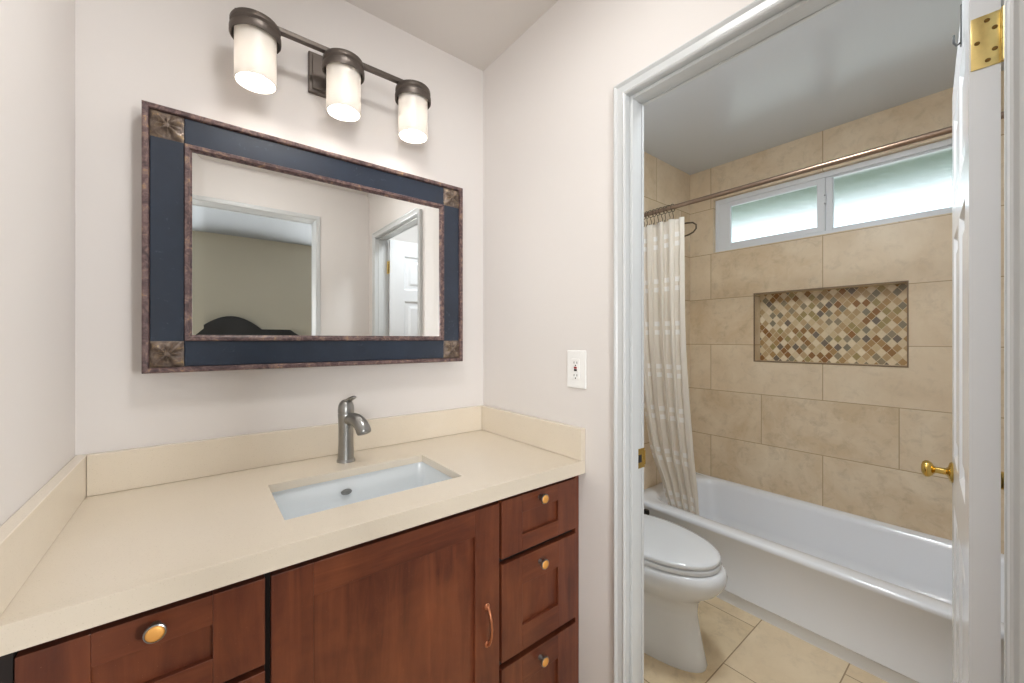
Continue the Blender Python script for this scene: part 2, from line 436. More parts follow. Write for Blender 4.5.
struct('ceiling', box(-.1, W, BK - BKT, .1, H, H + .05), M['ceil'], 'off-white ceiling above the vanity', 'ceiling')
struct('ceiling', box(W + WT, BX1 + .12, BY0 - .1, .1, BH, BH + .05), M['bathceil'], 'grey glossy ceiling above the bathtub', 'ceiling')
# bathroom walls
wf = struct('wall_far', holed('x', BX1, BX1 + .14, BY0 - .1, .1, 0, BH, [WIN, NIC]), M['tile_far'],
            'travertine tiled wall with window and mosaic niche above the bathtub', 'wall')
obj('mosaic_panel', box(BX1 + .085, BX1 + .095, NIC[0], NIC[1], NIC[2], NIC[3]), M['mosaic'], wf)['label'] = 'recessed panel of multicoloured diamond mosaic'
bm = bmesh.new(); t_ = .006
for a in ((NIC[0] - t_, NIC[0], NIC[2] - t_, NIC[3] + t_), (NIC[1], NIC[1] + t_, NIC[2] - t_, NIC[3] + t_), (NIC[0], NIC[1], NIC[2] - t_, NIC[2]), (NIC[0], NIC[1], NIC[3], NIC[3] + t_)):
    bx(bm, BX1 - .003, BX1 + .004, a[0], a[1], a[2], a[3])
obj('niche_edging', bm, M['nichetrim'], wf)['label'] = 'thin brown metal edging around the niche'
struct('wall_side', box(2.17, BX1, BY1, .1, 0, BH), M['tile_side'], 'travertine tiled wall behind the shower curtain', 'wall')
struct('wall_side', box(W + WT, 2.17, BY1, .1, 0, BH), M['wall'], 'painted wall behind the toilet tank', 'wall')
struct('wall_end', box(W + WT, BX1, BY0 - .1, BY0, 0, BH), M['wall'], 'painted wall behind the open bathroom door', 'wall')
# bedroom behind, seen in the mirror
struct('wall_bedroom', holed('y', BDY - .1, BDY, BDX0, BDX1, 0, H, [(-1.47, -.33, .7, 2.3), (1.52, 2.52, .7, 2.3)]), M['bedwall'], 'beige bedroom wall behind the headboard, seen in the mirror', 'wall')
struct('wall_bedroom', box(BDX0 - .1, BDX0, BDY - .1, BK, 0, H), M['bedwall'], 'beige bedroom wall beside the added window', 'wall')
struct('wall_bedroom', box(BDX1, BDX1 + .1, BDY - .1, BK - BKT, 0, H), M['bedwall'], 'beige bedroom wall opposite the added window', 'wall')
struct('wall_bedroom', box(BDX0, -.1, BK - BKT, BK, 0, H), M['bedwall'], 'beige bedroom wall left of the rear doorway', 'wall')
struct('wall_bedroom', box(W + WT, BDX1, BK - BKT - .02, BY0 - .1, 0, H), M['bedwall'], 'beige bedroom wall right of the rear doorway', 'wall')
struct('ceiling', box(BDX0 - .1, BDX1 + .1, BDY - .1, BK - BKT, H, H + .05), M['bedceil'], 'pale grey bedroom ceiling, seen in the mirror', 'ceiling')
# unseen bedroom windows, added to let fill light through the rear opening
for nm_, a_, b_, lb_ in (('added_window_2', -1.47, -.33, 'unseen white bedroom window left of the bed, added for its light'), ('added_window_3', 1.52, 2.52, 'unseen white bedroom window right of the bed, added for its light')):
    w2 = thing(nm_, lb_, 'window', ((a_ + b_) / 2, BDY, .7), kind='structure')
    bm = bmesh.new(); m_ = (a_ + b_) / 2
    for x0, x1, z0, z1 in ((a_, a_ + .05, .7, 2.3), (b_ - .05, b_, .7, 2.3), (a_ + .05, b_ - .05, .7, .75), (a_ + .05, b_ - .05, 2.25, 2.3), (m_ - .02, m_ + .02, .75, 2.25)):
        bx(bm, x0, x1, BDY - .08, BDY - .03, z0, z1, .004)
    obj('window_frame', bm, M['vinyl'], w2)

# ---- bathroom window
w1 = thing('window_1', 'narrow white sliding window with obscure glass above the bathtub', 'window', (BX1, -.79, WIN[2]), kind='structure')
fx0, fx1 = BX1 + .028, BX1 + .10
y0, y1, z0, z1 = WIN
bm = bmesh.new()
bx(bm, fx0, fx1, y1 - .022, y1, z0, z1, .003); bx(bm, fx0, fx1, y0, y0 + .022, z0, z1, .003)
bx(bm, fx0, fx1, y0 + .022, y1 - .022, z0, z0 + .024, .003); bx(bm, fx0, fx1, y0 + .022, y1 - .022, z1 - .03, z1, .003)
obj('window_frame', bm, M['vinyl'], w1)
# left sliding sash, right fixed pane
bm = bmesh.new(); sx0, sx1 = fx0 + .004, fx0 + .03
def sash(bm, ya, yb, za, zb, ga, gb, gc, gd, x0, x1):
    bx(bm, x0, x1, gb, yb, za, zb, .003); bx(bm, x0, x1, ya, ga, za, zb, .003)
    bx(bm, x0, x1, ga, gb, za, gc, .003); bx(bm, x0, x1, ga, gb, gd, zb, .003)
sash(bm, -.785, -.216, z0 + .024, z1 - .03, -.748, -.288, 1.886, 2.124, sx0, sx1)
s1 = obj('sash', bm, M['vinyl'], w1)
obj('pane', box(sx0 + .010, sx0 + .016, -.752, -.284, 1.882, 2.128), M['frost'], s1)
bm = bmesh.new(); sash(bm, -1.363, -.785, z0 + .024, z1 - .03, -1.332, -.818, 1.868, 2.144, sx0 + .006, sx1 + .01)
s2 = obj('sash', bm, M['vinyl'], w1)
obj('pane', box(sx0 + .018, sx0 + .024, -1.336, -.814, 1.864, 2.148), M['frost'], s2)
bm = bmesh.new(); bx(bm, sx0 - .012, sx0, -.792, -.782, 2.0, 2.055, .002); bx(bm, sx0 - .016, sx0 - .008, -.790, -.784, 2.018, 2.036, .002)
lt = obj('latch', bm, M['vinyl'], w1)
bm = bmesh.new()
for zz in (2.005, 2.05): lathe(bm, [(0, 0), (.003, 0), (.003, .002), (0, .0025)], (sx0 - .012, -.787, zz), 10, Matrix.Rotation(-PI / 2, 4, 'Y'))
obj('screw', bm, M['slot'], lt)
# eave and neighbouring ground outside, seen blurred through the glass
struct('trim_5', box(BX1 + .14, BX1 + 1.05, -4, 2, 2.21, 2.30), M['soffit'], 'grey-green roof eave outside the bathroom window', 'eave')
struct('floor', box(BX1 + .14, 20, -12, 8, -.3, -.1), M['stucco'], 'pale paved ground outside the bathroom window', 'ground')

# ---- casings and jambs
PROF = [(0, 0), (0, .009), (.0025, .013), (.006, .0145), (.009, .012), (.0115, .0105), (.026, .0125), (.029, .016), (.033, .0185), (.037, .0165), (.037, 0)]
def doorway(name, label, axis, f0, f1, u0, u1, zt, prof=PROF, strike=False):
    t = thing(name, label, 'door trim', ((f0, (u0 + u1) / 2, 0) if axis == 'x' else ((u0 + u1) / 2, f0, 0)), kind='structure')
    obj('casing', u_casing(bmesh.new(), prof, axis, f0, -1 if axis == 'x' else 1, u0 + .002, u1 - .002, zt - .002), M['trim'], t, smooth=True, sharp=25)
    obj('casing', u_casing(bmesh.new(), prof, axis, f1, 1 if axis == 'x' else -1, u0 + .002, u1 - .002, zt - .002), M['trim'], t, smooth=True, sharp=25)
    a, b = sorted((f0, f1)); bm = bmesh.new()
    def B(p0, p1, q0, q1, z0_, z1_, bev=.001):
        (bx(bm, p0, p1, q0, q1, z0_, z1_, bev) if axis == 'x' else bx(bm, q0, q1, p0, p1, z0_, z1_, bev))
    B(a, b, u0 - .018, u0, 0, zt + .018); B(a, b, u1, u1 + .018, 0, zt + .018); B(a, b, u0, u1, zt, zt + .018)
    obj('jamb', bm, M['trim'], t)
    return t
t1 = doorway('trim_1', 'white moulded casing around the bathroom doorway', 'x', W, W + WT, OY0, OY1, OZ)
bm = bmesh.new()
bx(bm, W + .012, W + .042, OY1 - .010, OY1, 0, OZ, .002); bx(bm, W + .012, W + .042, OY0, OY0 + .005, 0, OZ, .002); bx(bm, W + .012, W + .042, OY0 + .005, OY1 - .01, OZ - .010, OZ, .002)
obj('door_stop', bm, M['trim'], t1)
bm = bmesh.new(); bx(bm, W + .046, W + WT + .012, OY1 - .0035, OY1, .872, .930, .001); bx(bm, W + .052, W + .066, OY1 - .0045, OY1 - .0005, .890, .912, 0, 1)
bx(bm, W + WT + .008, W + WT + .014, OY1 - .005, OY1 + .006, .880, .922, .001)
obj('strike_plate', bm, [M['brass'], M['slot']], t1)['label'] = 'brass strike plate with a dark latch hole'
SMALL = [(0, 0), (0, .008), (.004, .012), (.024, .012), (.028, .008), (.028, 0)]
doorway('trim_2', 'thin white trim around the rear opening, seen in the mirror', 'y', BK, BK - BKT, RX0 + .018, RX1, RZ, SMALL)

# ---- bathroom door (local frame: hinge edge at x=0, leaf along +x, face +y is the one toward the tub curtain)
DW, DT, DH = .655, .035, 1.945
da = math.radians(5.2)
dr = thing('door_1', 'white six-panel bathroom door standing open, seen edge-on', 'door', (W + WT + .012, -1.4121, .008), da, kind='structure')
def panel_door():
    bm = bmesh.new()
    xs = [0, .10, .295, .36, .555, DW]; zs = [0, .22, .80, .93, 1.52, 1.60, 1.84, DH]
    for side in (0, 1):
        y = DT if side else 0
        g = [[bm.verts.new((x, y, z)) for z in zs] for x in xs]
        pf = []
        for i in range(5):
            for j in range(7):
                f = bm.faces.new((g[i][j], g[i + 1][j], g[i + 1][j + 1], g[i][j + 1]))
                if i in (1, 3) and j in (1, 3, 5): pf.append(f)
        bm.normal_update()
        s = 1 if side else -1
        for f in pf:
            for th, dp in ((.010, -.007), (.022, -.001), (.016, .0055)):
                bmesh.ops.inset_region(bm, faces=[f], thickness=th, depth=0, use_even_offset=True)
                for v in f.verts: v.co.y += s * dp
    o = [(0, 0), (DW, 0)]
    for x in (0, DW):
        bm.faces.new([bm.verts.new(p) for p in ((x, 0, 0), (x, DT, 0), (x, DT, DH), (x, 0, DH))])
    for z in (0, DH):
        bm.faces.new([bm.verts.new(p) for p in ((0, 0, z), (DW, 0, z), (DW, DT, z), (0, DT, z))])
    # weld the slab edges vertex by vertex: end faces rebuilt from strips
    return bm
obj('door_leaf', panel_door(), M['doorp'], dr, local=True)
def knob_prof(k=1): return [(0, 0), (.027, 0), (.029, .003), (.026, .007), (.014, .010), (.0095, .014), (.0085, .032), (.011, .036), (.018, .040), (.0235, .047), (.0235, .053), (.019, .059), (.010, .062), (0, .0625)]
kz = .885 - .008
bm = lathe(bmesh.new(), knob_prof(), (DW - .06, DT, kz), 28, TOPY)
obj('door_knob', bm, M['brass'], dr, smooth=True, local=True)['label'] = 'polished brass knob on the face toward the bathtub'
bm = lathe(bmesh.new(), knob_prof(), (DW - .06, 0, kz), 28, TOY)
obj('door_knob', bm, M['brass'], dr, smooth=True, local=True)['label'] = 'polished brass knob on the far face'
for hz_ in (1.755, .22):
    bm = bmesh.new()
    bx(bm, -.0022, 0, -.0035, DT - .002, hz_ - .0445, hz_ + .0445, .0006)
    for k in range(5):
        lathe(bm, [(0, 0), (.0048, 0), (.0048, .0168), (0, .0168)], (-.006, -.004, hz_ - .0435 + k * .0176), 12)
    bx(bm, -.0115, -.0095, -.030, -.004, hz_ - .0445, hz_ + .0445, .0006)
    hg = obj('hinge', bm, M['hingebrass'], dr, local=True, smooth=True); hg['label'] = 'brass butt hinge'
    bm = bmesh.new()
    for yy, zz in ((.015, .034), (.026, .0), (.014, -.034), (.0065, .018), (.0065, -.018)):
        lathe(bm, [(0, 0), (.0036, 0), (.003, .0009), (0, .0009)], (-.0022, yy, hz_ + zz), 12, Matrix.Rotation(-PI / 2, 4, 'Y'))
    sc_ = obj('screw', bm, M['screw'], hg, local=True)
    sc_.location = sc_.location - hg.location

# over-the-door hook hanging on the top edge
hk = thing('over_door_hook', 'small grey metal hook hung over the top edge of the bathroom door', 'hook', (W + WT + .012, -1.4121, .008), da)
bm = bmesh.new(); hx = .20
bx(bm, hx, hx + .014, -.002, DT + .002, DH, DH + .002); bx(bm, hx, hx + .014, DT + .0005, DT + .002, DH - .08, DH + .002); bx(bm, hx, hx + .014, -.002, -.0005, DH - .08, DH + .002)
obj('bracket', bm, M['grey'], hk, local=True)
for k_, y_ in ((1, DT + .002), (-1, -.002)):
    obj('prong', tube(bmesh.new(), [(hx + .007, y_, DH - .074), (hx + .007, y_ + k_ * .005, DH - .078), (hx + .007, y_ + k_ * .009, DH - .070), (hx + .007, y_ + k_ * .0095, DH - .054)], .0022, 8), M['grey'], hk, local=True, smooth=True)

# baseboards
struct('baseboard_right', box(W - .012, W, -.70, -.56, 0, .09, bev=.003), M['trim'], 'white baseboard between the vanity and doorway', 'baseboard')
struct('baseboard_side', box(W + WT, 2.16, BY1 - .012, BY1, 0, .09, bev=.003), M['trim'], 'white baseboard behind the toilet', 'baseboard')

# ------------------------------------------------------------------ vanity cabinet
vc = thing('vanity_cabinet', 'cherry wood shaker vanity cabinet under the cream countertop', 'cabinet', (.6, -.28, 0))
YF = -.555
bm = bmesh.new()
bx(bm, .003, .019, -.533, -.003, .0, .828); bx(bm, W - .019, W - .002, -.533, -.003, .0, .828)
bx(bm, .019, W - .019, -.533, -.003, .09, .105); bx(bm, .019, W - .019, -.019, -.003, .105, .70)
bx(bm, .019, W - .019, -.48, -.465, 0, .09)
obj('carcass', bm, M['woodv'], vc)
obj('end_stile', box(.003, .032, -.548, -.5352, .09, .828, bev=.001), M['dark'], vc)['label'] = 'dark filler strip at the left wall'
obj('end_stile', box(1.186, W - .002, -.552, -.5352, .09, .828, bev=.001), M['woodv'], vc)
obj('face_frame', box(.019, W - .019, -.535, -.520, .09, .828), M['dark'], vc)['label'] = 'recessed face frame, coloured dark for the shade in the gaps'
def shaker(x0, x1, z0, z1, sl, sr_, rt, rb):
    """stiles upright grain (slot 0), rails level grain (slot 1), sunken panel"""
    bm = bmesh.new(); y0_, y1_ = YF, -.536; b = .0012
    bx(bm, x0, x0 + sl, y0_, y1_, z0, z1, b, 0); bx(bm, x1 - sr_, x1, y0_, y1_, z0, z1, b, 0)
    bx(bm, x0 + sl, x1 - sr_, y0_, y1_, z1 - rt, z1, b, 1); bx(bm, x0 + sl, x1 - sr_, y0_, y1_, z0, z0 + rb, b, 1)
    bx(bm, x0 + sl - .003, x1 - sr_ + .003, y0_ + .010, y1_ - .001, z0 + rb - .003, z1 - rt + .003, 0, 0)
    return bm
def add_knob(parent, x, z):
    bm = lathe(bmesh.new(), [(0, 0), (.0075, 0), (.0065, .004), (.005, .012), (.008, .015), (.0135, .018), (.0148, .021), (.0142, .024), (.0125, .0248), (.0122, .0235), (0, .0235)], (x, YF, z), 24, TOY)
    k = obj('knob', bm, M['nickel'], parent, smooth=True)
    bm = lathe(bmesh.new(), [(0, 0), (.0121, 0), (.0118, .0012), (.008, .0026), (0, .0032)], (x, YF - .0236, z), 24, TOY)
    # gold cap joined into the knob mesh as its second material
    me2 = bmesh.new(); me2.from_mesh(k.data)
    off = root_matrix(k).inverted(); tmp = bpy.data.meshes.new('tmp'); bmesh.ops.transform(bm, matrix=off, verts=bm.verts)
    for f in bm.faces: f.material_index = 1; f.smooth = True
    bm.to_mesh(tmp); bm.free(); me2.from_mesh(tmp); me2.to_mesh(k.data); me2.free(); bpy.data.meshes.remove(tmp)
    k.data.materials.append(M['gold']); k['label'] = 'nickel-rimmed knob with a gold centre'
    return k
LZ = [(.6465, .8080, .052, .050), (.365, .634, .08, .072), (.098, .346, .075, .07)]
for (z0, z1, rt, rb) in LZ:
    d = obj('drawer', shaker(.034, .334, z0, z1, .074, .078, rt, rb), [M['woodv'], M['woodh']], vc); d['label'] = 'drawer in the left stack'
    add_knob(d, .182, z1 - rt / 2 + .006)
RZ_ = [(.6505, .8100, .050, .047), (.365, .634, .08, .072), (.098, .347, .075, .07)]
for (z0, z1, rt, rb) in RZ_:
    d = obj('drawer', shaker(.888, 1.184, z0, z1, .075, .078, rt, rb), [M['woodv'], M['woodh']], vc); d['label'] = 'drawer in the right stack'
    add_knob(d, 1.030, z1 - rt / 2 + .004)
d = obj('door', shaker(.344, .880, .098, .808, .073, .078, .068, .075), [M['woodv'], M['woodh']], vc); d['label'] = 'wide cabinet door under the sink'
hp = [(0, 0), (.010, .004), (.016, .015), (.021, .03), (.023, .05), (.021, .07), (.016, .085), (.010, .096), (0, .100)]
bm = tube(bmesh.new(), [(.839, YF - a, .443 + b) for a, b in hp], [.0045, .004, .0036, .0036, .0036, .0036, .0036, .004, .0045], 10)
for zz in (.443, .543): lathe(bm, [(0, 0), (.0085, 0), (.0075, .003), (.004, .005), (0, .005)], (.839, YF, zz), 16, TOY)
obj('pull_handle', bm, M['copper'], d, smooth=True)['label'] = 'bowed antique copper pull'

# ------------------------------------------------------------------ countertop
bm = holed('z', .848, ZC, .002, W - .002, -.5561, -.002, [(.380, .820, -.462, -.203)])
ct = obj('countertop', bm, M['counter'])
tag(ct, 'cream quartz countertop with a rectangular sink cutout', 'countertop')
obj('front_edge', box(.002, W - .002, -.5794, -.556, .829, ZC, bev=.0004), M['counter'], ct)
sp = .1016
def splash(label, *b): tag(obj('splash', box(*b, bev=.0015), M['counter']), label, 'backsplash')
splash('long cream quartz backsplash behind the faucet', .022, W - .022, -.0205, -.0005, ZC + .0004, ZC + sp)
splash('cream quartz side splash along the left wall', .0005, .0215, -.5794, -.0005, ZC + .0004, ZC + sp)
splash('cream quartz side splash below the wall outlet', W - .0215, W - .0005, -.5794, -.0005, ZC + .0004, ZC + sp)

# ------------------------------------------------------------------ sink
sk = thing('sink', 'white rectangular undermount sink below the countertop cutout', 'sink', (.6, -.3325, .70))
def rrect(x0, x1, y0, y1, z, r, n=6):
    pts = []
    for cx_, cy_, a0 in ((x1 - r, y1 - r, 0), (x0 + r, y1 - r, PI / 2), (x0 + r, y0 + r, PI), (x1 - r, y0 + r, 1.5 * PI)):
        for k in range(n + 1):
            a = a0 + PI / 2 * k / n; pts.append((cx_ + r * math.cos(a), cy_ + r * math.sin(a), z))
    return pts
x0, x1, y0, y1 = .372, .828, -.470, -.195
rings = [rrect(x0 - .02, x1 + .02, y0 - .02, y1 + .02, .8475, .03), rrect(x0, x1, y0, y1, .8475, .022), rrect(x0 + .002, x1 - .002, y0 + .002, y1 - .002, .841, .022),
         rrect(x0 + .008, x1 - .008, y0 + .007, y1 - .007, .76, .024), rrect(x0 + .018, x1 - .018, y0 + .015, y1 - .015, .715, .032), rrect(x0 + .035, x1 - .035, y0 + .03, y1 - .03, .700, .04),
         rrect(.50, .70, -.40, -.27, .695, .04), rrect(.582, .618, -.351, -.314, .690, .018)]
inner = len(rings)
outer = [rrect(.582, .618, -.351, -.314, .680, .018), rrect(x0 + .02, x1 - .02, y0 + .02, y1 - .02, .685, .045), rrect(x0, x1, y0, y1, .72, .04), rrect(x0 - .02, x1 + .02, y0 - .02, y1 + .02, .835, .03)]
bm = bmesh.new(); R = [[bm.verts.new(p) for p in r] for r in rings + outer]
for a, b in zip(R, R[1:] + [R[0]]):
    for k in range(len(a)): bm.faces.new((a[k], a[(k + 1) % len(a)], b[(k + 1) % len(a)], b[k]))
obj('basin', bm, M['sinkp'], sk, smooth=True, sharp=60)
bm = lathe(bmesh.new(), [(0, .0), (.021, 0), (.0225, .002), (.019, .004), (.014, .003), (0, .003)], (.600, -.3325, .688), 24)
obj('drain', bm, M['nickel'], sk, smooth=True)
bm = lathe(bmesh.new(), [(.006, .0), (.0155, 0), (.0155, .003), (.012, .004), (.006, .003)], (.578, -.2045, .806), 24, TOY, sx=1, sy=.55)
obj('overflow_ring', bm, M['nickel'], sk, smooth=True)['label'] = 'small oval metal overflow ring'

# ------------------------------------------------------------------ faucet (local frame, spout toward -y)
fc = thing('faucet', 'brushed nickel single-handle faucet behind the sink', 'faucet', (.603, -.112, ZC), math.radians(20))
bm = lathe(bmesh.new(), [(0, 0), (.0275, 0), (.0275, .003), (.0262, .006), (.0245, .009), (0, .009)], n=32)
obj('base_ring', bm, M['nickel'], fc, smooth=True, local=True)
bm = lathe(bmesh.new(), [(0, .009), (.0243, .009), (.0232, .03), (.0222, .06), (.0222, .10), (.0232, .13), (.0242, .145), (.0242, .150), (.0232, .1525), (0, .1525)], n=32)
obj('body', bm, M['nickel'], fc, smooth=True, local=True)
sp_path = [(0, 0, .128), (0, -.028, .137), (0, -.050, .136), (0, -.072, .126), (0, -.086, .108), (0, -.091, .094)]
sp_r = [(.018, .018), (.019, .0195), (.0205, .0215), (.0215, .0225), (.022, .0225), (.0225, .0225)]
rings = []
for i, p in enumerate(sp_path):
    a = Vector(sp_path[max(0, i - 1)]); b = Vector(sp_path[min(len(sp_path) - 1, i + 1)]); t = (b - a).normalized(); nrm = Vector((1, 0, 0)).cross(t)
    rings.append([tuple(Vector(p) + Vector((1, 0, 0)) * sp_r[i][0] * math.cos(2 * PI * k / 20) + nrm * sp_r[i][1] * math.sin(2 * PI * k / 20)) for k in range(20)])
o = obj('spout', loft(bmesh.new(), rings), M['nickel'], fc, smooth=True, local=True); mod(o, 'SUBSURF', levels=1, render_levels=2)
bm = lathe(bmesh.new(), [(0, .1535), (.0240, .1535), (.0243, .164), (.0230, .175), (.0195, .185), (.0130, .192), (.006, .195), (0, .1955)], n=32)
hd = obj('handle', bm, M['nickel'], fc, smooth=True, local=True)
rings = []
for p, rx, rz in (((0, .010, .178), .011, .008), ((0, .0, .186), .012, .008), ((0, -.014, .194), .0115, .006), ((0, -.026, .200), .0115, .0055), ((0, -.038, .2045), .0105, .005), ((0, -.043, .206), .006, .003)):
    rings.append([(p[0] + rx * math.cos(2 * PI * k / 16), p[1] + rz * .4 * math.sin(2 * PI * k / 16), p[2] + rz * math.sin(2 * PI * k / 16)) for k in range(16)])
o = obj('lever', loft(bmesh.new(), rings), M['nickel'], fc, smooth=True, local=True)

# ------------------------------------------------------------------ mirror
MX0, MX1, MZ0, MZ1 = .1238, 1.0640, 1.1685, 1.8592
mr = thing('wall_mirror', 'wide rectangular mirror in a navy and russet frame above the sink', 'mirror', ((MX0 + MX1) / 2, 0, MZ0))
def RM(prof, a, name, mat, base=-.0):
    return obj(name, rect_ring(bmesh.new(), prof, MX0 + a, MX1 - a, MZ0 + a, MZ1 - a, base), mat, mr)
RM([(0, .002), (0, .062), (.0015, .0645), (.004, .0652), (.0115, .0645), (.0135, .062), (.0142, .0565), (.0142, .002)], 0, 'outer_moulding', M['rust'])['label'] = 'mottled russet outer moulding'
# four navy boards
bm = bmesh.new(); a, b = .0147, .083
bx(bm, MX0 + a, MX0 + b, -.0560, -.002, MZ0 + b - .012, MZ1 - b + .012, .0015); bx(bm, MX1 - b, MX1 - a, -.0560, -.002, MZ0 + b - .012, MZ1 - b + .012, .0015)
bx(bm, MX0 + b, MX1 - b, -.0560, -.002, MZ0 + a, MZ0 + b, .0015); bx(bm, MX0 + b, MX1 - b, -.0560, -.002, MZ1 - b, MZ1 - a, .0015)
obj('frame_board', bm, M['navy'], mr)['label'] = 'distressed navy frame boards'
RM([(0, .050), (0, .0605), (.0015, .0628), (.010, .0622), (.0115, .0600), (.012, .0560), (.0160, .0545), (.016, .050)], .083, 'inner_moulding', M['rust'])['label'] = 'mottled russet inner moulding'
gx0, gx1, gz0, gz1 = MX0 + .0975, MX1 - .0975, MZ0 + .0905, MZ1 - .0905
bm = bmesh.new(); bv = .026
o_ = [bm.verts.new(p) for p in ((gx0, -.0515, gz0), (gx1, -.0515, gz0), (gx1, -.0515, gz1), (gx0, -.0515, gz1))]
i_ = [bm.verts.new(p) for p in ((gx0 + bv, -.0524, gz0 + bv), (gx1 - bv, -.0524, gz0 + bv), (gx1 - bv, -.0524, gz1 - bv), (gx0 + bv, -.0524, gz1 - bv))]
k_ = [bm.verts.new((v.co.x, -.047, v.co.z)) for v in o_]
bm.faces.new(i_); bm.faces.new(k_)
for k in range(4): bm.faces.new((o_[k], o_[(k + 1) % 4], i_[(k + 1) % 4], i_[k])); bm.faces.new((o_[k], o_[(k + 1) % 4], k_[(k + 1) % 4], k_[k]))
obj('glass', bm, M['mirror'], mr)['label'] = 'bevelled mirror glass'
def rosette(cx_, cz_, s=.0675, N=30):
    bm = bmesh.new(); g = []
    for i in range(N + 1):
        row = []
        for j in range(N + 1):
            u = i / N * 2 - 1; v = j / N * 2 - 1; r = math.hypot(u, v); th = math.atan2(v, u)
            edge = max(abs(u), abs(v))
            h = .001 if edge > .93 else .002
            if edge <= .93:
                leaf = abs(math.cos(2 * (th - PI / 4))) ** 3.2 * max(0, 1 - (r / 1.25) ** 4) * (.35 + .65 * min(1, r / .35))
                leaf2 = abs(math.cos(2 * th)) ** 6 * max(0, 1 - (r / .85) ** 2)
                vein = .25 * abs(math.sin(8 * th)) * min(1, r)
                h = .0005 + .016 * max(leaf, leaf2 * .7) * (1 - vein * .5)
                if r < .24: h = max(h, .0105 * math.sqrt(max(0, 1 - (r / .3) ** 2)) + .001)
            if i in (0, N) or j in (0, N): h = 0
            row.append(bm.verts.new((cx_ + u * s / 2, -.0562 - h, cz_ + v * s / 2)))
        g.append(row)
    for i in range(N):
        for j in range(N): bm.faces.new((g[i][j], g[i + 1][j], g[i + 1][j + 1], g[i][j + 1]))
    bk = [bm.verts.new((cx_ + a * s / 2, -.0540, cz_ + b * s / 2)) for a, b in ((-1, -1), (1, -1), (1, 1), (-1, 1))]
    bm.faces.new(bk)
    c = [g[0][0], g[N][0], g[N][N], g[0][N]]
    sides = [[g[i][0] for i in range(N + 1)], [g[N][j] for j in range(N + 1)], [g[i][N] for i in range(N, -1, -1)], [g[0][j] for j in range(N, -1, -1)]]
    for k in range(4): bm.faces.new(sides[k] + [bk[(k + 1) % 4], bk[k]])
    return bm
rc = .0147 + .0338
for cx_, cz_ in ((MX0 + rc, MZ0 + rc), (MX1 - rc, MZ0 + rc), (MX0 + rc, MZ1 - rc), (MX1 - rc, MZ1 - rc)):
    obj('corner_rosette', rosette(cx_, cz_), M['rosette'], mr, smooth=True)['label'] = 'carved antique gold flower on a frame corner'

# ------------------------------------------------------------------ vanity light
vl = thing('vanity_light', 'dark bronze three-lamp wall light above the mirror, lit', 'light', (.594, 0, 2.12))
LY = -.12
bm = bmesh.new(); bx(bm, .514, .674, -.016, -.001, 2.058, 2.190, .004); bx(bm, .524, .664, -.022, -.016, 2.068, 2.180, .003)
obj('back_plate', bm, M['bronze'], vl)
bm = bmesh.new(); bx(bm, .583, .605, LY, -.02, 2.133, 2.145, .003)
bx(bm, .312, .878, LY - .009, LY + .009, 2.133, 2.147, .002)
obj('bar', bm, M['bronze'], vl)['label'] = 'flat bronze crossbar'
for lx in (.361, .594, .826):
    bm = lathe(bmesh.new(), [(0, 2.133), (.050, 2.133), (.0575, 2.130), (.0600, 2.125), (.0600, 2.116), (.0570, 2.113), (.0550, 2.110), (.0570, 2.107), (.0615, 2.104), (.0615, 2.088), (.0590, 2.085), (.0560, 2.087), (.0555, 2.112), (0, 2.112)], (lx, LY, 0), 40)
    obj('lamp_holder', bm, M['bronze'], vl, smooth=True)
    bm = lathe_open(bmesh.new(), [(.0500, 2.108), (.0500, 1.972), (.0485, 1.966), (.0470, 1.966), (.0460, 1.972), (.0460, 2.108)], (lx, LY, 0), 40)
    sh = obj('lamp_shade', bm, M['shade'], vl, smooth=True); sh['label'] = 'lit white opal glass cylinder shade'
    bm = lathe(bmesh.new(), [(0, 1.978), (.010, 1.981), (.018, 1.990), (.0215, 2.004), (.018, 2.018), (.012, 2.030), (0, 2.030)], (lx, LY, 0), 20)
    obj('bulb', bm, M['bulb'], sh, smooth=True)
    bm = lathe(bmesh.new(), [(0, 2.030), (.013, 2.030), (.014, 2.111), (0, 2.111)], (lx, LY, 0), 16)
    obj('socket', bm, M['white_plastic'], sh)

# ------------------------------------------------------------------ ceiling lamps added as fill for both rooms (out of frame)
def flush_fill_light(label, x, y, h, lens):
    cl = thing('ceiling_fill_light', label, 'light', (x, y, h))
    obj('trim_ring', lathe(bmesh.new(), [(0, -.001), (.16, -.001), (.16, -.014), (.150, -.018), (0, -.018)], (x, y, h), 40), M['white_plastic'], cl, smooth=True)
    obj('lens', lathe(bmesh.new(), [(0, -.0185), (.148, -.0185), (.13, -.028), (.09, -.034), (.04, -.037), (0, -.038)], (x, y, h), 40), lens, cl, smooth=True)
flush_fill_light('round ceiling fill light added over the vanity floor, out of frame', .50, -.86, H, M['dome'])
flush_fill_light('round ceiling fill light added over the bathroom floor, out of frame', 1.60, -.86, BH, M['dome2'])

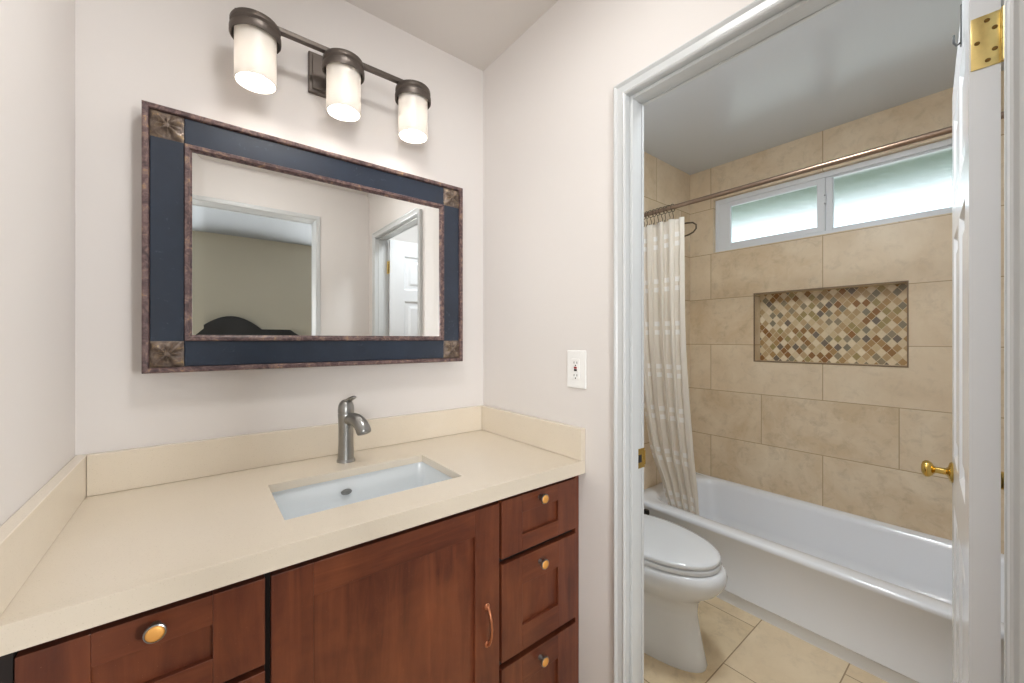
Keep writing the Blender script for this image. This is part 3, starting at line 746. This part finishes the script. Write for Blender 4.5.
# ------------------------------------------------------------------ outlet on the right wall
ol = thing('wall_outlet', 'white safety outlet with red and black buttons beside the doorway', 'outlet', (W, -.5436, 1.158))
obj('cover_plate', box(W - .006, W - .0005, -.584, -.5035, 1.0975, 1.2195, bev=.002), M['white_plastic'], ol)
OYc = -.5436
rcv = obj('receptacle', box(W - .0085, W - .006, OYc - .0165, OYc + .0165, 1.125, 1.192, bev=.001), M['white_plastic'], ol)
for zc_ in (1.180, 1.139):
    for dy in (-.0062, .0062): obj('slot', box(W - .0088, W - .0084, OYc + dy - .0011, OYc + dy + .0011, zc_ - .0035, zc_ + .0035), M['slot'], rcv)['label'] = 'dark plug slot'
    obj('slot', lathe(bmesh.new(), [(0, 0), (.0024, 0), (.0024, .0005), (0, .0005)], (W - .0084, OYc, zc_ - .0095), 12, Matrix.Rotation(-PI / 2, 4, 'Y')), M['slot'], rcv)['label'] = 'round dark ground slot'
obj('button', box(W - .0098, W - .0085, OYc - .0058, OYc + .0058, 1.1605, 1.1665), M['red'], rcv)['label'] = 'red reset button'
obj('button', box(W - .0098, W - .0085, OYc - .0058, OYc + .0058, 1.1525, 1.1590), M['slot'], rcv)['label'] = 'black test button'

# ------------------------------------------------------------------ bathtub
tb = thing('bathtub', 'white alcove bathtub below the tiled wall', 'bathtub', (2.55, -.82, 0))
TX0, TX1, TY0, TY1, TZ = 2.196, BX1 - .001, -1.60, BY1 - .001, .343
def deckring(x0, x1, y0, y1, z, r): return rrect(x0, x1, y0, y1, z, r, 8)
bm = bmesh.new()
rings = [deckring(TX0 + .018, TX1, TY0, TY1, .0, .002), deckring(TX0 + .018, TX1, TY0, TY1, .052, .002), deckring(TX0 + .006, TX1, TY0, TY1, .060, .002), deckring(TX0 + .006, TX1, TY0, TY1, .068, .002),
         deckring(TX0 + .014, TX1, TY0, TY1, .085, .002), deckring(TX0 + .010, TX1, TY0, TY1, .305, .002), deckring(TX0 + .001, TX1, TY0, TY1, .318, .002), deckring(TX0, TX1, TY0, TY1, .330, .003), deckring(TX0 + .006, TX1, TY0, TY1, TZ - .003, .004), deckring(TX0 + .016, TX1 - .002, TY0 + .002, TY1 - .002, TZ, .006),
         deckring(TX0 + .072, TX1 - .045, TY0 + .06, TY1 - .070, TZ, .14), deckring(TX0 + .082, TX1 - .055, TY0 + .07, TY1 - .082, TZ - .006, .14), deckring(TX0 + .092, TX1 - .062, TY0 + .085, TY1 - .095, TZ - .03, .14),
         deckring(TX0 + .115, TX1 - .09, TY0 + .16, TY1 - .12, .14, .15), deckring(TX0 + .135, TX1 - .11, TY0 + .22, TY1 - .145, .085, .15), deckring(TX0 + .18, TX1 - .16, TY0 + .30, TY1 - .2, .065, .13)]
loft(bm, rings)
o = obj('tub_body', bm, M['tub'], tb, smooth=True, sharp=50)
o = obj('tub_drain', lathe(bmesh.new(), [(0, 0), (.03, 0), (.03, .003), (.024, .005), (0, .004)], (2.55, -.33, .066), 24), M['chrome'], tb, smooth=True)
o = obj('drain_overflow', lathe(bmesh.new(), [(0, 0), (.035, 0), (.033, .006), (0, .010)], (2.55, -.153, .25), 24, TOY), M['chrome'], tb, smooth=True)

# ------------------------------------------------------------------ shower rod, rings, curtain, arm
RX, RZh = 2.250, 1.972
rd = thing('shower_rod', 'brushed bronze shower rod running above the bathtub', 'curtain rod', (RX, -.8, RZh))
obj('pole', tube(bmesh.new(), [(RX, BY1 - .002, RZh), (RX, -.8, RZh), (RX, BY0 + .002, RZh)], .0115, 20), M['rod'], rd, smooth=True)
for yy, mt in ((BY1 - .001, TOY), (BY0 + .001, TOPY)):
    obj('flange', lathe(bmesh.new(), [(0, 0), (.030, 0), (.030, .004), (.022, .012), (.015, .022), (.0118, .024), (0, .024)], (RX, yy, RZh), 28, mt), M['rod'], rd, smooth=True)
NR = 11; ring0 = None
for i in range(NR):
    yy = -.060 - i * .0225
    r = thing('curtain_ring', 'bronze double-hook ring bunched at the curtain end of the rod', 'curtain ring', (RX, yy, RZh), 0, 'shower curtain rings on the rod') if i == 0 else ring0.copy()
    if i == 0:
        ring0 = r; N_ = 22
        obj('hoop', tube(bmesh.new(), [(.0195 * math.sin(a), .0, .0195 * math.cos(a) - .003) for a in [2 * PI * k / N_ for k in range(N_)]], .0022, 8, closed=True), M['hook'], r, smooth=True, local=True)
        bm = tube(bmesh.new(), [(0, 0, -.0225), (.004, .002, -.034), (.010, .002, -.046), (.009, .002, -.060), (0, .001, -.068), (-.008, 0, -.060)], .0018, 8)
        obj('hook', bm, M['hook'], r, smooth=True, local=True)
    else:
        COL.objects.link(r); r.location = (RX, yy, RZh); r.rotation_euler = (0, 0, random.uniform(-.35, .35))
        for ch in list(ring0.children):
            c = ch.copy(); COL.objects.link(c); c.parent = r
# curtain: gathered cloth, falling inside the tub
def curtain():
    bm = bmesh.new(); uvl = bm.loops.layers.uv.new('uv'); NU, NV = 150, 60
    z_top, z_bot = 1.905, .20
    def lerp(t, pts):
        for (a, va), (b, vb) in zip(pts, pts[1:]):
            if t <= b: k = (t - a) / (b - a); k = k * k * (3 - 2 * k) * .4 + k * .6; return va + (vb - va) * k
        return pts[-1][1]
    g = []
    for j in range(NV + 1):
        s = j / NV; z = z_top + (z_bot - z_top) * s
        yl = lerp(s, [(0, -.048), (.35, -.052), (.6, -.070), (.75, -.105), (.88, -.175), (1, -.235)])
        yr = lerp(s, [(0, -.352), (.3, -.348), (.55, -.355), (.75, -.368), (.9, -.378), (1, -.385)])
        xc = lerp(s, [(0, RX), (.4, RX + .02), (.7, RX + .055), (.90, RX + .092), (1, RX + .105)])
        amp = lerp(s, [(0, .012), (.3, .015), (.7, .015), (1, .010)])
        row = []
        for i in range(NU + 1):
            u = i / NU
            ph = u * 2 * PI * 5 + .5 * math.sin(3 * s + u * 5)
            dx = amp * (math.sin(ph) + .35 * math.sin(2.3 * ph + 1 + s * 2)) * (1 - .5 * math.exp(-((1 - u) / .06) ** 2))
            dy = .006 * math.sin(2 * ph + s * 3)
            row.append((bm.verts.new((xc + dx, yl + (yr - yl) * u + dy * min(1, 8 * u, 8 * (1 - u)), z)), u * .85, z))
        g.append(row)
    for j in range(NV):
        for i in range(NU):
            q = (g[j][i], g[j][i + 1], g[j + 1][i + 1], g[j + 1][i]); f = bm.faces.new([a[0] for a in q])
            for lp, a in zip(f.loops, q): lp[uvl].uv = (a[1], a[2])
    return bm
bmc = curtain()
me = bpy.data.meshes.new('shower_curtain'); bmc.to_mesh(me); bmc.free(); me.materials.append(M['curtain'])
me.polygons.foreach_set('use_smooth', [True] * len(me.polygons))
sc = bpy.data.objects.new('shower_curtain', me); COL.objects.link(sc)
tag(sc, 'ivory shower curtain gathered at the rod end, hem inside the tub', 'shower curtain'); mod(sc, 'SOLIDIFY', thickness=.0012)

sa = thing('wall_shower', 'curved shower arm and head on the tiled wall behind the curtain', 'shower', (2.56, BY1, 1.97))
obj('arm', tube(bmesh.new(), [(2.56, BY1 - .001, 1.962), (2.56, -.12, 1.964), (2.56, -.20, 1.963), (2.56, -.238, 1.957), (2.56, -.258, 1.940), (2.56, -.258, 1.917), (2.56, -.240, 1.899), (2.56, -.212, 1.889), (2.56, -.185, 1.886)], .0048, 12), M['hook'], sa, smooth=True)
obj('flange', lathe(bmesh.new(), [(0, 0), (.028, 0), (.024, .008), (.010, .012), (0, .012)], (2.56, BY1, 1.962), 24, TOY), M['hook'], sa, smooth=True)
obj('spray_head', lathe(bmesh.new(), [(0, 0), (.010, 0), (.011, .012), (.024, .030), (.027, .036), (.027, .042), (0, .044)], (2.56, -.180, 1.889), 28, Matrix.Rotation(-2.3, 4, 'X')), M['hook'], sa, smooth=True)

# ------------------------------------------------------------------ toilet (local frame: front toward -y, origin at floor, back wall at y=0)
tl = thing('toilet', 'white elongated toilet with closed lid beside the bathtub', 'toilet', (1.742, BY1, 0))
def egg(hw, yf, yb, z, n=40, p=2.2, cyr=.42):
    """elongated outline: front tip yf, back yb, half width hw"""
    cy_ = yb + (yf - yb) * cyr; pts = []
    for k in range(n):
        a = 2 * PI * k / n; c, s = math.cos(a), math.sin(a)
        e = 2 / (p if s > 0 else 2.05)
        x = hw * abs(c) ** (2 / 2.1) * (1 if c > 0 else -1) if s <= 0 else hw * abs(c) ** (2 / 3.2) * (1 if c > 0 else -1)
        y = cy_ + (abs(s) ** e) * ((yb - cy_) if s > 0 else (yf - cy_))
        pts.append((x, y, z))
    return pts
rings = [egg(.116, -.668, -.10, 0), egg(.118, -.670, -.10, .010), egg(.112, -.657, -.11, .06), egg(.106, -.642, -.12, .13), egg(.104, -.632, -.13, .19), egg(.112, -.636, -.13, .232),
         egg(.140, -.655, -.14, .262), egg(.166, -.706, -.15, .300), egg(.180, -.732, -.16, .335), egg(.184, -.738, -.165, .360), egg(.181, -.733, -.168, .378), egg(.172, -.722, -.17, .388)]
o = obj('bowl', loft(bmesh.new(), rings), M['porcelain'], tl, smooth=True, local=True, sharp=70)
rings = [egg(.155, -.695, -.240, .3880), egg(.160, -.700, -.238, .3925), egg(.172, -.714, -.23, .3935), egg(.174, -.716, -.228, .400), egg(.172, -.714, -.23, .408), egg(.166, -.707, -.235, .4095)]
obj('seat', loft(bmesh.new(), rings), M['porcelain'], tl, smooth=True, local=True, sharp=60)
rings = [egg(.155, -.695, -.240, .4095), egg(.158, -.698, -.240, .4135), egg(.170, -.712, -.235, .4145), egg(.1715, -.714, -.233, .424), egg(.168, -.710, -.236, .430), egg(.155, -.695, -.247, .4325), egg(.10, -.62, -.29, .4345), egg(.04, -.52, -.36, .4355)]
obj('lid', loft(bmesh.new(), rings), M['porcelain'], tl, smooth=True, local=True, sharp=60)
bm = bmesh.new(); bx(bm, -.20, .20, -.205, -.012, .39, .735, .03, seg=4)
obj('tank', bm, M['porcelain'], tl, smooth=True, local=True)
bm = bmesh.new(); bx(bm, -.208, .208, -.213, -.006, .735, .770, .012, seg=3)
obj('tank_lid', bm, M['porcelain'], tl, smooth=True, local=True)
bm = bmesh.new(); bx(bm, -.13, .13, -.25, -.06, .30, .392, .02, seg=3)
obj('mount', bm, M['porcelain'], tl, smooth=True, local=True)
bm = lathe(bmesh.new(), [(0, 0), (.012, 0), (.012, .008), (.006, .012), (0, .012)], (-.14, -.205, .67), 16, TOY); tube(bm, [(-.14, -.218, .67), (-.11, -.222, .668), (-.07, -.222, .664)], .005, 8)
obj('flush_lever', bm, M['chrome'], tl, smooth=True, local=True)
for sx_ in (-1, 1):
    obj('hinge_cap', lathe(bmesh.new(), [(0, 0), (.014, 0), (.014, .016), (.010, .022), (0, .023)], (sx_ * .07, -.222, .410), 16), M['porcelain'], tl, smooth=True, local=True)
    obj('bolt_cap', lathe(bmesh.new(), [(0, 0), (.013, 0), (.012, .010), (.006, .016), (0, .017)], (sx_ * .132, -.28, .0), 16), M['porcelain'], tl, smooth=True, local=True)
# black-handled toilet brush standing between tank and tub
tbr = thing('toilet_brush', 'black knobbed brush handle standing between toilet and bathtub', 'toilet brush', (2.122, -.205, 0))
obj('holder', lathe(bmesh.new(), [(0, 0), (.048, 0), (.050, .01), (.043, .10), (.040, .105), (.038, .10), (0, .02)], (2.122, -.205, 0), 28), M['white_plastic'], tbr, smooth=True)
obj('handle', lathe(bmesh.new(), [(0, .03), (.007, .03), (.006, .292), (.008, .304), (.015, .312), (.018, .325), (.015, .339), (0, .344)], (2.122, -.205, 0), 20), M['black'], tbr, smooth=True)['label'] = 'black handle with a round knob'

# ------------------------------------------------------------------ bed, seen only in the mirror
bd = thing('bed', 'bed with a black arched headboard, seen in the mirror', 'bed', (.52, -3.1, 0))
def arch(y0, y1, sx_=1, dz=0):
    N_ = 40; bm = bmesh.new(); F = []; B = []
    for k in range(N_ + 1):
        u = -1 + 2 * k / N_; x = .52 + u * .78; z = 1.0 + .515 * max(0, math.cos(u * PI / 2)) ** 1.8 + dz
        F.append((x, z))
    pts = [(F[0][0], .12)] + F + [(F[-1][0], .12)]
    a = [bm.verts.new((x, y0, z)) for x, z in pts]; b = [bm.verts.new((x, y1, z)) for x, z in pts]
    bm.faces.new(a); bm.faces.new(b)
    for k in range(len(pts)): bm.faces.new((a[k], a[(k + 1) % len(pts)], b[(k + 1) % len(pts)], b[k]))
    return bm
o = obj('headboard', arch(-4.085, -4.02), M['headboard'], bd); mod(o, 'BEVEL', width=.015, segments=3, limit_method='ANGLE')
obj('bed_frame', box(-.24, 1.28, -4.02, -2.06, .12, .32, bev=.02), M['headboard'], bd)
obj('mattress', box(-.22, 1.26, -4.01, -2.08, .32, .58, bev=.05, seg=4), M['bedding'], bd, smooth=True)
for xx in (-.20, 1.24):
    for yy in (-4.0, -2.12): obj('leg', box(xx - .03, xx + .03, yy - .03, yy + .03, 0, .12, bev=.004), M['headboard'], bd)
